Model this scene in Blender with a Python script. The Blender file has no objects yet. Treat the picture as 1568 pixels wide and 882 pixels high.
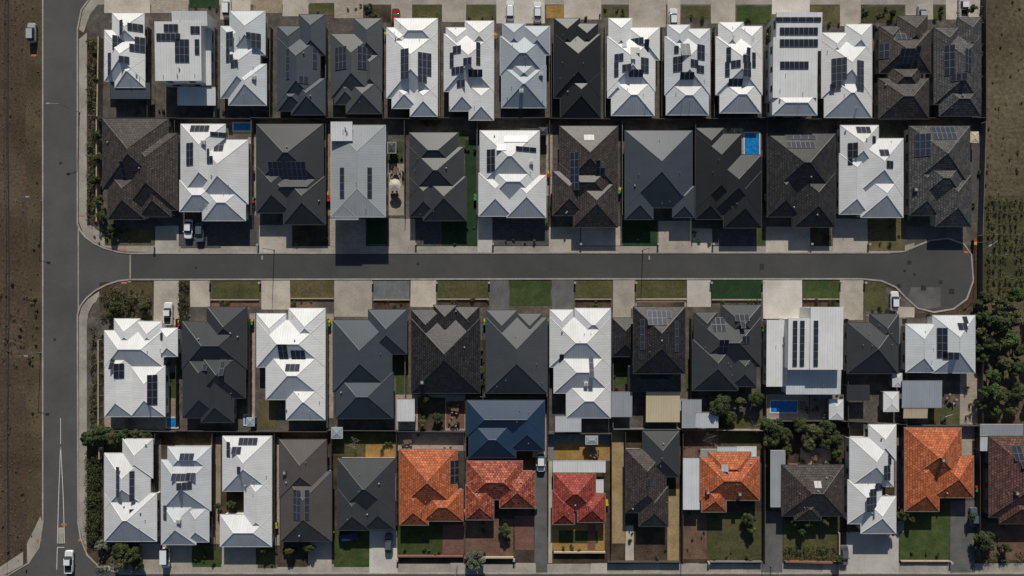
import bpy, math, random
from mathutils import Vector, Matrix
random.seed(7)
R=random.random
def U(a,b): return a+(b-a)*random.random()
S=0.15; HC=160.0
def P(px,py,z=0.0):
    k=S*(HC-z)/HC
    return ((px-784)*k,(441-py)*k)
scene=bpy.context.scene
COL=scene.collection
# ------------------------------------------------------------ materials
MATS={}
def newmat(name):
    m=bpy.data.materials.new(name); m.use_nodes=True
    nt=m.node_tree; b=nt.nodes['Principled BSDF']
    MATS[name]=m
    return m,nt,b
def N(nt,t,**k):
    n=nt.nodes.new(t)
    for a,v in k.items(): setattr(n,a,v)
    return n
def noise(nt,vec,scale,detail=4,rough=.6):
    n=N(nt,'ShaderNodeTexNoise'); n.inputs['Scale'].default_value=scale
    n.inputs['Detail'].default_value=detail; n.inputs['Roughness'].default_value=rough
    nt.links.new(vec,n.inputs['Vector']); return n
def ramp(nt,fac,stops):
    r=N(nt,'ShaderNodeValToRGB'); e=r.color_ramp.elements
    while len(e)<len(stops): e.new(.5)
    for i,(p,c) in enumerate(stops):
        e[i].position=p; e[i].color=(c[0],c[1],c[2],1)
    nt.links.new(fac,r.inputs['Fac']); return r
def mix(nt,mode,fac,a,b):
    m=N(nt,'ShaderNodeMix',data_type='RGBA',blend_type=mode)
    if isinstance(fac,(int,float)): m.inputs[0].default_value=fac
    else: nt.links.new(fac,m.inputs[0])
    for i,v in ((6,a),(7,b)):
        if isinstance(v,tuple): m.inputs[i].default_value=(v[0],v[1],v[2],1)
        else: nt.links.new(v,m.inputs[i])
    return m.outputs[2]
def pos(nt): return N(nt,'ShaderNodeNewGeometry').outputs['Position']
def bump(nt,b,h,strength,dist):
    n=N(nt,'ShaderNodeBump'); n.inputs['Strength'].default_value=strength; n.inputs['Distance'].default_value=dist
    nt.links.new(h,n.inputs['Height']); nt.links.new(n.outputs[0],b.inputs['Normal'])
def objvar(nt,x,lo,hi):
    oi=N(nt,'ShaderNodeObjectInfo'); r=ramp(nt,oi.outputs['Random'],[(0,(lo,lo,lo*1.01)),(1,(hi,hi,hi*.99))])
    return mix(nt,'MULTIPLY',1,x,r.outputs[0])
def ground_mat(name,c1,c2,c3=None,s1=.12,s2=2.5,rough=.95,bs=.4,bd=.05,fine=.35,vary=False,patchy=0):
    m,nt,b=newmat(name); v=pos(nt)
    n1=noise(nt,v,s1,6,.65); n2=noise(nt,v,s2,5,.7)
    c3=c3 or tuple((a+d)/2 for a,d in zip(c1,c2))
    r=ramp(nt,n1.outputs['Fac'],[(.36,c1),(.5,c3),(.64,c2)])
    r2=ramp(nt,n2.outputs['Fac'],[(.3,(1-fine,)*3),(.7,(1+fine*.6,)*3)])
    c=mix(nt,'MULTIPLY',1.0,r.outputs[0],r2.outputs[0])
    if patchy:
        n4=noise(nt,v,.55,5,.7); r4=ramp(nt,n4.outputs['Fac'],[(.50,(0,0,0)),(.66,(patchy,)*3)])
        c=mix(nt,'MIX',r4.outputs[0],c,(.13,.105,.060))
    if vary: c=objvar(nt,c,.80,1.12)
    nt.links.new(c,b.inputs['Base Color']); b.inputs['Roughness'].default_value=rough
    b.inputs['Specular IOR Level'].default_value=.2
    bump(nt,b,n2.outputs['Fac'],bs,bd); return m
def plain(name,c,rough=.5,metal=0,var=.12,scale=1.5,spec=.5):
    m,nt,b=newmat(name); v=pos(nt); n=noise(nt,v,scale,4,.6)
    r=ramp(nt,n.outputs['Fac'],[(.3,tuple(x*(1-var) for x in c)),(.7,tuple(min(1,x*(1+var)) for x in c))])
    nt.links.new(r.outputs[0],b.inputs['Base Color']); b.inputs['Roughness'].default_value=rough
    b.inputs['Metallic'].default_value=metal; b.inputs['Specular IOR Level'].default_value=spec
    return m
def metal_roof(name,c,rough=.5,spec=.35):
    m,nt,b=newmat(name); tc=N(nt,'ShaderNodeTexCoord'); uv=tc.outputs['UV']
    w=N(nt,'ShaderNodeTexWave',wave_type='BANDS',bands_direction='X'); w.inputs['Scale'].default_value=.55
    w.inputs['Distortion'].default_value=0; nt.links.new(uv,w.inputs['Vector'])
    mp=N(nt,'ShaderNodeMapping'); mp.inputs['Scale'].default_value=(1.2,.10,1); nt.links.new(uv,mp.inputs['Vector'])
    st=noise(nt,mp.outputs[0],1.0,3,.6); n=noise(nt,pos(nt),.25,5,.65)
    r1=ramp(nt,st.outputs['Fac'],[(.3,(.94,)*3),(.7,(1.04,)*3)])
    r2=ramp(nt,n.outputs['Fac'],[(.3,(.90,.895,.88)),(.7,(1.05,1.05,1.06))])
    r3=ramp(nt,w.outputs['Fac'],[(0,(.89,)*3),(.3,(1.02,)*3)])
    x=mix(nt,'MULTIPLY',1,c,r1.outputs[0]); x=mix(nt,'MULTIPLY',1,x,r2.outputs[0]); x=mix(nt,'MULTIPLY',1,x,r3.outputs[0])
    x=objvar(nt,x,.88,1.05)
    nt.links.new(x,b.inputs['Base Color']); b.inputs['Roughness'].default_value=rough
    b.inputs['Specular IOR Level'].default_value=spec
    bump(nt,b,w.outputs['Fac'],.08,.02); return m
def tile_roof(name,c1,c2,rough=.5,spec=.4,mort=.3):
    m,nt,b=newmat(name); tc=N(nt,'ShaderNodeTexCoord'); uv=tc.outputs['UV']
    br=N(nt,'ShaderNodeTexBrick'); br.inputs['Scale'].default_value=1
    br.inputs['Brick Width'].default_value=.62; br.inputs['Row Height'].default_value=.52
    br.inputs['Mortar Size'].default_value=.07; br.inputs['Mortar Smooth'].default_value=.5
    br.inputs['Color1'].default_value=(*[x*.82 for x in c1],1); br.inputs['Color2'].default_value=(*[x*1.15 for x in c2],1)
    br.inputs['Mortar'].default_value=(*[x*mort for x in c1],1)
    nt.links.new(uv,br.inputs['Vector'])
    n=noise(nt,pos(nt),.5,6,.7); r2=ramp(nt,n.outputs['Fac'],[(.3,(.74,)*3),(.7,(1.2,)*3)])
    n3=noise(nt,pos(nt),2.4,3,.6); r3=ramp(nt,n3.outputs['Fac'],[(.3,(.72,)*3),(.7,(1.28,)*3)])
    x=mix(nt,'MULTIPLY',1,br.outputs['Color'],r2.outputs[0]); x=mix(nt,'MULTIPLY',1,x,r3.outputs[0])
    nt.links.new(x,b.inputs['Base Color']); b.inputs['Roughness'].default_value=rough
    b.inputs['Specular IOR Level'].default_value=spec
    bump(nt,b,n3.outputs['Fac'],.4,.05)
    return m
def brickwall(name,c1,c2):
    m,nt,b=newmat(name); mp=N(nt,'ShaderNodeTexCoord')
    br=N(nt,'ShaderNodeTexBrick'); br.inputs['Scale'].default_value=1
    br.inputs['Brick Width'].default_value=.24; br.inputs['Row Height'].default_value=.09; br.inputs['Mortar Size'].default_value=.008
    br.inputs['Color1'].default_value=(*c1,1); br.inputs['Color2'].default_value=(*c2,1); br.inputs['Mortar'].default_value=(.4,.38,.35,1)
    nt.links.new(mp.outputs['UV'],br.inputs['Vector']); nt.links.new(br.outputs[0],b.inputs['Base Color'])
    b.inputs['Roughness'].default_value=.9; return m
def paver(name,c1,c2,size=.6,mort=.6,stain=.78):
    m,nt,b=newmat(name); v=pos(nt)
    br=N(nt,'ShaderNodeTexBrick'); br.inputs['Scale'].default_value=1
    br.inputs['Brick Width'].default_value=size; br.inputs['Row Height'].default_value=size*.6; br.inputs['Mortar Size'].default_value=.02
    br.inputs['Color1'].default_value=(*c1,1); br.inputs['Color2'].default_value=(*c2,1); br.inputs['Mortar'].default_value=(*[x*mort for x in c1],1)
    nt.links.new(v,br.inputs['Vector'])
    n=noise(nt,v,.3,6,.7); r=ramp(nt,n.outputs['Fac'],[(.3,(stain,stain*.99,stain*.98)),(.7,(1.12,)*3)])
    x=mix(nt,'MULTIPLY',1,br.outputs[0],r.outputs[0])
    nt.links.new(x,b.inputs['Base Color']); b.inputs['Roughness'].default_value=.9; b.inputs['Specular IOR Level'].default_value=.2
    return m
# ground
ground_mat('dirt_verge',(.070,.046,.032),(.135,.095,.064),(.095,.065,.045),.06,1.6,fine=.5,bs=.7,bd=.15)
ground_mat('verge_grass',(.070,.055,.032),(.13,.102,.060),(.090,.072,.043),.09,2.2,fine=.5)
ground_mat('field',(.095,.077,.046),(.165,.135,.085),(.125,.102,.062),.05,1.2,fine=.5,bs=.7,bd=.15)
ground_mat('vine_ground',(.055,.056,.026),(.10,.092,.048),None,.12,1.5,fine=.5,bs=.7,bd=.15)
ground_mat('soil',(.042,.031,.021),(.11,.082,.055),None,.25,3,fine=.5)
ground_mat('yard_base',(.075,.066,.055),(.165,.145,.12),(.11,.098,.083),.35,3,fine=.4)
ground_mat('sand',(.26,.205,.14),(.38,.31,.22),None,.3,3)
ground_mat('orange_sand',(.30,.17,.05),(.42,.26,.09),None,.4,3)
ground_mat('redyard',(.13,.070,.050),(.21,.135,.095),None,.3,3,fine=.45)
ground_mat('asphalt',(.085,.084,.082),(.115,.112,.107),None,.08,7,fine=.22,bs=.3,bd=.01)
ground_mat('asphalt_dark',(.066,.066,.066),(.088,.087,.085),None,.08,7,fine=.2,bs=.3,bd=.01)
ground_mat('asphalt_patch',(.030,.030,.031),(.042,.042,.042),None,.5,7,fine=.2)
ground_mat('drive_grey',(.11,.11,.108),(.16,.157,.15),None,.3,5,fine=.25)
ground_mat('gravel',(.14,.15,.155),(.20,.21,.21),None,.5,6,fine=.45)
ground_mat('concrete',(.38,.335,.28),(.55,.495,.42),(.47,.42,.35),.18,2.5,fine=.16,bs=.15,bd=.01,vary=True)
ground_mat('concrete_pale',(.47,.44,.39),(.61,.575,.52),None,.18,2.5,fine=.12,bs=.15,bd=.01,vary=True)
ground_mat('footpath',(.29,.265,.225),(.43,.39,.335),None,.2,2.5,fine=.2,bs=.15,bd=.01)
ground_mat('kerb',(.31,.285,.245),(.44,.405,.35),None,.3,3,fine=.25)
ground_mat('ochre',(.30,.215,.10),(.42,.315,.17),None,.3,3,fine=.3)
ground_mat('lawn_green',(.040,.066,.018),(.070,.100,.030),(.054,.082,.023),.3,3,fine=.45,vary=True,patchy=.45)
ground_mat('lawn_dark',(.014,.042,.016),(.028,.062,.026),None,.3,3,fine=.35,patchy=.08)
ground_mat('lawn_olive',(.064,.070,.025),(.115,.108,.045),(.084,.086,.033),.25,2.5,fine=.5,vary=True,patchy=.7)
ground_mat('lawn_dry',(.095,.086,.040),(.17,.14,.070),(.125,.108,.050),.3,2.5,fine=.5,vary=True,patchy=.7)
paver('pav_grey',(.20,.19,.18),(.27,.26,.245)); paver('pav_tan',(.36,.31,.25),(.46,.40,.33)); paver('pav_red',(.18,.09,.07),(.25,.13,.10),.4)
paver('pav_dark',(.085,.080,.078),(.12,.115,.11))
plain('paint',(.66,.66,.64),.7,var=.25,scale=3); plain('tactile',(.50,.17,.07),.8)
# roofs
metal_roof('r_white',(.74,.745,.74),.55,.3); metal_roof('r_white2',(.61,.635,.65),.55,.3)
metal_roof('r_light',(.33,.37,.41)); metal_roof('r_lgrey',(.34,.36,.375),.55,.3)
metal_roof('r_slate',(.062,.076,.092),.5,.4); metal_roof('r_grey',(.074,.080,.085),.5,.4)
metal_roof('r_dgrey',(.047,.050,.054),.48,.4); metal_roof('r_black',(.020,.021,.023),.46,.4)
metal_roof('r_brown',(.092,.083,.077),.5,.4); metal_roof('r_navy',(.020,.048,.095),.48,.4); metal_roof('r_cream',(.60,.50,.34),.55,.3)
tile_roof('t_brown',(.056,.046,.041),(.082,.067,.060)); tile_roof('t_black',(.024,.022,.023),(.042,.038,.037),.46,.45)
tile_roof('t_grey',(.064,.062,.062),(.105,.100,.098))
tile_roof('t_orange',(.44,.115,.045),(.52,.165,.07),.65,.25,.5); tile_roof('t_red',(.30,.056,.040),(.38,.088,.062),.65,.25,.45)
tile_roof('t_redorange',(.27,.05,.030),(.50,.16,.095),.65,.25,.4); tile_roof('t_rust',(.10,.052,.044),(.16,.082,.067),.65,.25)
# walls
brickwall('w_cream',(.42,.37,.29),(.50,.44,.35)); brickwall('w_red',(.22,.09,.06),(.30,.13,.08)); brickwall('w_grey',(.20,.19,.18),(.27,.26,.25))
plain('w_white',(.68,.67,.64),.85,var=.05); plain('w_char',(.08,.08,.085),.8,var=.08); plain('soffit',(.6,.6,.58),.8)
plain('glass',(.03,.04,.045),.08,var=.3); plain('frame',(.35,.35,.35),.4); plain('door',(.10,.06,.035),.5); plain('garage',(.42,.41,.39),.5)
plain('gutter_dark',(.05,.052,.055),.5); plain('gutter_light',(.5,.5,.49),.5); plain('gutter_mid',(.22,.20,.18),.5)
plain('vent',(.45,.46,.47),.4,.3); plain('ac',(.55,.54,.50),.6); plain('ac_dark',(.06,.06,.06),.6)
plain('fence_dark',(.060,.054,.050),.7); plain('fence_grey',(.16,.16,.16),.6); plain('fence_tan',(.30,.25,.19),.8); plain('limestone',(.42,.34,.24),.9)
plain('fence_rust',(.20,.10,.07),.8)
plain('rubber',(.02,.02,.02),.9); plain('chrome',(.6,.6,.6),.2,1); plain('car_white',(.78,.79,.8),.25,var=.02); plain('car_blue',(.02,.035,.10),.25,var=.02)
plain('car_grey',(.10,.12,.14),.25,var=.02); plain('car_red',(.25,.03,.025),.25,var=.02); plain('car_silver',(.42,.43,.44),.25,var=.02); plain('lamp_red',(.5,.02,.02),.3); plain('lamp_clear',(.8,.8,.8),.3)
plain('bin_green',(.02,.06,.03),.5); plain('lid_red',(.5,.03,.02),.5); plain('lid_yellow',(.6,.42,.03),.5); plain('lid_green',(.05,.28,.06),.5)
plain('wood',(.16,.10,.06),.7); plain('steel',(.3,.31,.32),.4,.6); plain('bark',(.12,.085,.06),.9,scale=8,var=.3); plain('pot',(.30,.14,.08),.8)
plain('pool_edge',(.60,.55,.47),.8); plain('furn',(.30,.29,.27),.6); plain('tramp',(.015,.015,.018),.7); plain('tramp_pad',(.03,.07,.14),.6)
def water():
    m,nt,b=newmat('pool_water'); v=pos(nt); n=noise(nt,v,1.5,3,.5)
    r=ramp(nt,n.outputs['Fac'],[(.35,(.005,.15,.46)),(.65,(.02,.26,.60))]); nt.links.new(r.outputs[0],b.inputs['Base Color'])
    b.inputs['Roughness'].default_value=.05; bump(nt,b,n.outputs['Fac'],.1,.03)
water()
def solar():
    m,nt,b=newmat('solar'); uv=N(nt,'ShaderNodeTexCoord').outputs['UV']
    br=N(nt,'ShaderNodeTexBrick'); br.offset=0; br.inputs['Scale'].default_value=1
    br.inputs['Brick Width'].default_value=1/6; br.inputs['Row Height'].default_value=.1; br.inputs['Mortar Size'].default_value=.007
    br.inputs['Color1'].default_value=(.009,.012,.022,1); br.inputs['Color2'].default_value=(.012,.016,.030,1); br.inputs['Mortar'].default_value=(.07,.078,.095,1)
    nt.links.new(uv,br.inputs['Vector']); x=objvar(nt,br.outputs[0],.6,1.6); nt.links.new(x,b.inputs['Base Color']); b.inputs['Roughness'].default_value=.32
    b.inputs['Specular IOR Level'].default_value=.4
solar(); plain('solar_frame',(.24,.245,.26),.5,.3)
def leafmat(name,cd,cl):
    m,nt,b=newmat(name); a=N(nt,'ShaderNodeAttribute'); a.attribute_name='shade'
    n=noise(nt,pos(nt),.9,3,.6)
    ad=N(nt,'ShaderNodeMath',operation='ADD'); nt.links.new(a.outputs['Fac'],ad.inputs[0]); nt.links.new(n.outputs['Fac'],ad.inputs[1])
    ml=N(nt,'ShaderNodeMath',operation='MULTIPLY'); ml.inputs[1].default_value=.5; nt.links.new(ad.outputs[0],ml.inputs[0])
    r=ramp(nt,ml.outputs[0],[(.2,cd),(.8,cl)]); nt.links.new(r.outputs[0],b.inputs['Base Color']); b.inputs['Roughness'].default_value=.7
    b.inputs['Specular IOR Level'].default_value=.25
leafmat('leaf_dark',(.020,.030,.010),(.078,.098,.032)); leafmat('leaf_olive',(.042,.046,.018),(.13,.13,.052))
leafmat('leaf_green',(.024,.044,.012),(.080,.120,.034)); leafmat('leaf_grey',(.06,.066,.048),(.20,.21,.155)); leafmat('leaf_dry',(.09,.06,.028),(.21,.15,.07))
leafmat('leaf_red',(.05,.02,.015),(.16,.06,.04))
# ------------------------------------------------------------ mesh builder
class MB:
    def __init__(s): s.v=[];s.f=[];s.m=[];s.uv=[];s.mats=[];s.sh=[];s.smooth=[]
    def mi(s,mat):
        if mat not in s.mats: s.mats.append(mat)
        return s.mats.index(mat)
    def face(s,pts,mat,uv=None,shade=0,smooth=False):
        i=len(s.v); s.v.extend([tuple(p) for p in pts]); s.f.append(tuple(range(i,i+len(pts)))); s.m.append(s.mi(mat))
        if uv is None: uv=autouv(pts)
        s.uv.extend(uv); s.sh.extend([shade]*len(pts)); s.smooth.append(smooth)
    def box(s,x0,y0,z0,x1,y1,z1,mat,M=None,bottom=True):
        c=[(x0,y0,z0),(x1,y0,z0),(x1,y1,z0),(x0,y1,z0),(x0,y0,z1),(x1,y0,z1),(x1,y1,z1),(x0,y1,z1)]
        if M is not None: c=[tuple(M@Vector(p)) for p in c]
        for q in ([(4,5,6,7)]+([(3,2,1,0)] if bottom else [])+[(0,1,5,4),(1,2,6,5),(2,3,7,6),(3,0,4,7)]):
            s.face([c[k] for k in q],mat)
    def cyl(s,a,b,r0,r1,n,mat,cap=True):
        a=Vector(a);b=Vector(b);d=(b-a).normalized(); t=Vector((1,0,0)) if abs(d.x)<.9 else Vector((0,1,0))
        u=d.cross(t).normalized(); w=d.cross(u)
        A=[a+(u*math.cos(2*math.pi*i/n)+w*math.sin(2*math.pi*i/n))*r0 for i in range(n)]
        B=[b+(u*math.cos(2*math.pi*i/n)+w*math.sin(2*math.pi*i/n))*r1 for i in range(n)]
        for i in range(n):
            j=(i+1)%n; s.face([A[i],A[j],B[j],B[i]],mat,smooth=True)
        if cap: s.face(B,mat); s.face(A[::-1],mat)
    def mesh(s,name,off=(0,0,0)):
        me=bpy.data.meshes.new(name)
        o=off; me.from_pydata([(x-o[0],y-o[1],z-o[2]) for x,y,z in s.v],[],s.f)
        for m in s.mats: me.materials.append(MATS[m])
        me.polygons.foreach_set('material_index',s.m); me.polygons.foreach_set('use_smooth',s.smooth)
        l=me.uv_layers.new(name='UVMap'); l.data.foreach_set('uv',[c for p in s.uv for c in p])
        if any(s.sh):
            at=me.attributes.new('shade','FLOAT','POINT'); at.data.foreach_set('value',s.sh)
        me.update(); return me
    def obj(s,name,parent=None,off=(0,0,0)):
        if not s.f: return None
        ob=bpy.data.objects.new(name,s.mesh(name,off)); COL.objects.link(ob)
        if parent: ob.parent=parent
        else: ob.location=off
        return ob
def autouv(pts):
    p=[Vector(q) for q in pts]; n=(p[1]-p[0]).cross(p[-1]-p[0])
    if n.length<1e-9: n=Vector((0,0,1))
    n.normalize()
    if abs(n.z)>.95: return [(q.x,q.y) for q in p]
    u=Vector((0,0,1)).cross(n).normalized(); w=n.cross(u)
    return [(q.dot(u),q.dot(w)) for q in p]
def empty(name,loc):
    e=bpy.data.objects.new(name,None); e.empty_display_size=.5; e.location=loc; COL.objects.link(e); return e
# ------------------------------------------------------------ ground patches
zc=[0]
def patch(name,pts,mat,layer):
    zc[0]=(zc[0]+1)%13
    z=.004+layer*.014+zc[0]*.001
    b=MB(); b.face([(*P(x,y),z) for x,y in pts][::-1],mat,uv=[(0,0)]*len(pts))
    me=b.mesh(name); 
    ob=bpy.data.objects.new(name,me); COL.objects.link(ob); return ob
def rect(name,x0,y0,x1,y1,mat,layer):
    j=lambda:U(-.8,.8)
    return patch(name,[(x0,y0+j()),(x1,y0+j()),(x1+j(),y1),(x0+j(),y1)],mat,layer)
# ground
b=MB(); b.face([(-4000,-4000,0),(4000,-4000,0),(4000,4000,0),(-4000,4000,0)],'dirt_verge',uv=[(0,0)]*4); b.obj('ground')
patch('grass_verge',[(36,-300),(70,-300),(70,1200),(33,1200),(38,900),(34,700),(40,560),(33,420),(37,250),(31,120)],'verge_grass',0)
patch('field_ground',[(1502,-400),(3000,-400),(3000,640),(1502,640)],'field',0)
patch('vineyard_ground',[(1506,300),(1800,296),(1800,452),(1500,455)],'vine_ground',1)
# lots base
rect('yard_paving',133,-2,1502,184,'yard_base',1)
patch('yard_paving',[(133,184),(1502,184),(1495,376),(1400,376),(200,376),(160,366),(133,335)],'yard_base',1)
patch('yard_paving',[(133,490),(150,455),(200,440),(1360,440),(1420,480),(1498,480),(1498,660),(133,660)],'yard_base',1)
rect('yard_soil',133,660,1640,866,'soil',1)
# roads
road=[(66,-700),(119,-700),(119,343),(123,353),(131,363),(143,372),(160,380),(182,386),(200,388),(200,428),(182,430),(163,436),(146,445),(132,457),(123,469),(119,482),(120,800),(124,825),(134,850),(152,868),(185,879),(400,879),(400,935),(-800,935),(-800,884),(10,882),(44,862),(60,838),(66,800)]
patch('main_road',road,'asphalt',2)
patch('side_road',[(199,388),(900,387),(1360,387),(1385,385),(1400,378),(1425,368),(1452,365),(1476,374),(1487,390),(1490,430),(1480,458),(1460,473),(1430,478),(1405,472),(1387,456),(1372,440),(1350,430),(1320,427),(900,427),(199,428)],'asphalt_dark',2)
patch('lower_road',[(398,879),(2400,879),(2400,935),(398,935)],'asphalt',2)
patch('upper_road',[(119,-60),(2400,-60),(2400,-12),(160,-12),(140,-5),(125,15),(119,45)],'asphalt',2)
# footpaths & verge strips
patch('footpath',[(121,60),(133,50),(133,335),(148,352),(165,362),(190,372),(240,376),(240,387),(190,385),(160,378),(141,369),(128,358),(121,340)],'footpath',1)
patch('footpath',[(121,485),(125,470),(135,458),(150,447),(168,438),(200,430),(203,436),(175,444),(155,455),(142,466),(135,480),(133,500),(133,820),(140,840),(158,858),(185,870),(185,878),(152,866),(136,850),(126,825),(121,800)],'footpath',1)
patch('footpath',[(240,377),(1380,377),(1400,372),(1400,386),(240,387)],'footpath',2)
patch('footpath',[(133,-11),(1505,-11),(1505,7),(150,7),(138,22),(128,50),(121,45),(127,15)],'footpath',2)
patch('footpath',[(185,864),(2000,862),(2000,877),(185,878)],'footpath',2)
patch('footpath',[(0,868),(35,845),(50,815),(62,790),(65,800),(58,838),(44,860),(8,880),(-40,882),(-40,872)],'footpath',1)
def strip(name,pts,w,z0,z1,mat,closed=False):
    q=[Vector((*P(x,y),0)) for x,y in pts]; n=len(q); L=[];Rr=[]
    for i in range(n):
        a=q[max(i-1,0)]; c=q[min(i+1,n-1)]; d=(c-a).normalized(); nn=Vector((-d.y,d.x,0))*w/2
        L.append(q[i]+nn); Rr.append(q[i]-nn)
    b=MB()
    for i in range(n-1):
        l0,l1,r0,r1=L[i],L[i+1],Rr[i],Rr[i+1]
        up=Vector((0,0,z1)); lo=Vector((0,0,z0))
        b.face([r0+up,r1+up,l1+up,l0+up],mat); b.face([l0+lo,l0+up,l1+up,l1+lo][::-1],mat); b.face([r0+lo,r0+up,r1+up,r1+lo],mat)
    return b.obj(name)
strip('kerb',[(66,-300),(66,400),(66,800),(60,838),(44,862),(10,882),(-60,884)],.34,0,.13,'kerb')
strip('kerb',[(160,-12),(140,-5),(125,15),(119,45),(119,343),(123,353),(131,363),(143,372),(160,380),(182,386),(200,388),(900,387),(1360,387),(1385,385),(1400,378),(1425,368),(1452,365),(1476,374),(1487,390),(1490,430),(1480,458),(1460,473),(1430,478),(1405,472),(1387,456),(1372,440),(1350,430),(1320,427),(900,427),(200,428),(182,430),(163,436),(146,445),(132,457),(123,469),(119,482),(120,800),(124,825),(134,850),(152,868),(185,878),(2000,878)],.34,0,.13,'kerb')
strip('kerb',[(160,-12),(2000,-12)],.32,0,.15,'kerb')
def line(name,pts,w,mat='paint',z=.05): return strip(name,pts,w,z-.003,z,mat)
line('concrete_band',[(120,343),(120,480)],.26,'kerb',.052); line('concrete_band',[(199.5,388),(199.5,428)],.3,'kerb',.054)
line('road_marking',[(93,682),(90,760),(88,832)],.14); line('road_marking',[(93,682),(97,760),(99,832)],.14); line('road_marking',[(93,640),(93,680)],.12)
line('road_marking',[(87,872),(88,838)],.14); line('road_marking',[(88,838),(99,838)],.14,z=.053)
line('wheel_track',[(13,-100),(12,200),(14,420),(12,700),(16,1000)],.35,'asphalt_patch',.012); line('wheel_track',[(7,-100),(6,200),(9,420),(6,700),(10,1000)],.25,'soil',.013)
line('worn_track',[(38,-100),(36,200),(40,420),(36,640),(40,1000)],.9,'dirt_verge',.024)
b=MB(); b.box(*P(90,832),.04,*P(98,808),.16,'concrete'); b.obj('traffic_island')
patch('manhole_cover',[(1163,404),(1170,404),(1170,413),(1163,413)],'asphalt_patch',3)
for x,y,w in((1392,402,3),(1414,441,4),(1440,432,3),(1376,438,3),(1457,446,4),(1400,420,2),(640,404,2),(300,410,2),(93,250,2),(84,520,2),(1385,415,2)):
    patch('drain_cover',[(x-w,y-w),(x+w,y-w),(x+w,y+w),(x-w,y+w)],'asphalt_patch',3)
patch('road_repair',[(1385,470),(1395,440),(1440,440),(1440,470),(1412,474)],'drive_grey',3)
for x,y in((190,383),(190,433),(60,827),(124,827),(98,803),(1480,386),(126,330),(52,85)):
    patch('tactile_paving',[(x-4,y-1.5),(x+4,y-1.5),(x+4,y+1.5),(x-4,y+1.5)],'tactile',3)
# ---- patches
def PL(kind,L,layer=3):
    nm={'concrete':'driveway','concrete_pale':'driveway','drive_grey':'driveway','ochre':'driveway','pav_tan':'patio_paving','pav_red':'patio_paving','pav_dark':'patio_paving','pav_grey':'patio_paving'}
    for t in L:
        m=t[4]; n=nm.get(m) or ('lawn' if m.startswith('lawn') else 'garden_bed')
        rect(n,*t[:4],m,layer)
PL('',[(338,-11,384,30,'concrete'),(290,-11,336,12,'lawn_dark'),(160,-11,230,20,'concrete'),(232,-11,288,20,'pav_tan'),(388,-11,432,20,'sand'),(433,-11,472,25,'concrete'),
(474,5,512,24,'lawn_olive'),(512,-11,556,28,'pav_tan'),(556,8,598,34,'soil'),(599,-11,631,30,'concrete'),(632,8,676,28,'lawn_olive'),(677,-11,714,34,'concrete'),(715,8,757,32,'lawn_olive'),
(760,-11,834,36,'concrete_pale'),(836,8,862,28,'orange_sand'),(863,-11,921,30,'concrete'),(923,10,962,26,'lawn_olive'),(963,-11,1020,42,'concrete'),(1044,10,1086,28,'lawn_olive'),(1088,-11,1126,36,'concrete'),
(1128,10,1180,36,'lawn_green'),(1182,-11,1240,22,'concrete_pale'),(1242,8,1284,40,'lawn_dry'),(1286,-11,1318,40,'concrete'),(1320,10,1384,34,'lawn_olive'),(1386,-11,1428,30,'concrete'),(1429,8,1446,30,'lawn_olive'),(1448,-11,1500,30,'concrete'),(1022,-11,1042,44,'concrete')])
PL('',[(134,190,156,345,'soil'),(134,60,158,184,'soil'),(160,350,236,376,'lawn_dry'),(238,346,274,388,'concrete'),(276,337,338,380,'pav_dark'),(340,337,394,376,'pav_dark'),(397,345,447,388,'concrete'),(449,345,503,376,'soil'),
(505,335,560,388,'pav_tan'),(562,335,594,374,'lawn_dark'),(596,335,636,388,'concrete'),(638,335,674,376,'pav_dark'),(676,335,730,376,'lawn_dark'),(732,333,754,388,'concrete_pale'),(756,333,838,376,'pav_dark'),
(840,347,888,387,'concrete'),(890,347,950,376,'concrete'),(953,338,1006,376,'lawn_dark'),(1008,338,1058,387,'concrete'),(1060,350,1090,387,'concrete'),(1092,350,1158,376,'pav_dark'),(1160,350,1171,374,'lawn_green'),(1173,347,1240,387,'concrete'),(1242,347,1272,376,'soil'),
(1275,335,1328,386,'concrete'),(1330,335,1386,384,'lawn_dry'),(1388,347,1480,366,'drive_grey'),(594,216,616,250,'lawn_green'),(594,251,620,330,'pav_tan'),(675,200,712,222,'lawn_green'),(712,214,730,345,'lawn_dark'),
(836,190,846,300,'pav_tan'),(1040,196,1062,225,'lawn_green'),(1085,196,1138,236,'pav_tan'),(357,186,388,207,'pav_tan'),(796,196,838,210,'pav_tan'),(1484,192,1500,340,'pav_dark'),(498,190,506,330,'sand'),(380,210,392,330,'pav_tan')])
PL('',[(152,432,234,490,'soil'),(196,432,233,456,'lawn_dry'),(236,428,274,498,'concrete'),(275,429,290,500,'soil'),(291,428,321,470,'concrete'),(323,431,397,457,'lawn_olive'),(323,457,397,470,'redyard'),(400,428,444,474,'concrete'),(445,430,511,456,'lawn_dry'),(445,456,480,470,'redyard'),
(512,428,570,485,'concrete'),(572,430,627,458,'gravel'),(572,458,627,475,'soil'),(629,428,668,470,'concrete'),(670,430,748,456,'lawn_olive'),(670,457,748,470,'soil'),(750,428,779,480,'drive_grey'),(781,430,843,468,'lawn_green'),(845,428,879,480,'drive_grey'),(881,430,938,456,'lawn_olive'),(881,457,936,475,'soil'),
(939,428,972,486,'concrete'),(974,430,1051,456,'lawn_olive'),(974,457,1051,470,'pav_tan'),(1052,428,1088,470,'concrete_pale'),(1089,429,1165,457,'lawn_dark'),(1168,428,1228,488,'concrete_pale'),(1229,430,1285,456,'lawn_green'),(1229,457,1285,470,'soil'),(1286,428,1322,490,'concrete'),(1324,430,1357,476,'lawn_olive'),(1370,470,1400,486,'concrete'),(1400,480,1496,486,'soil')],3)
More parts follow.
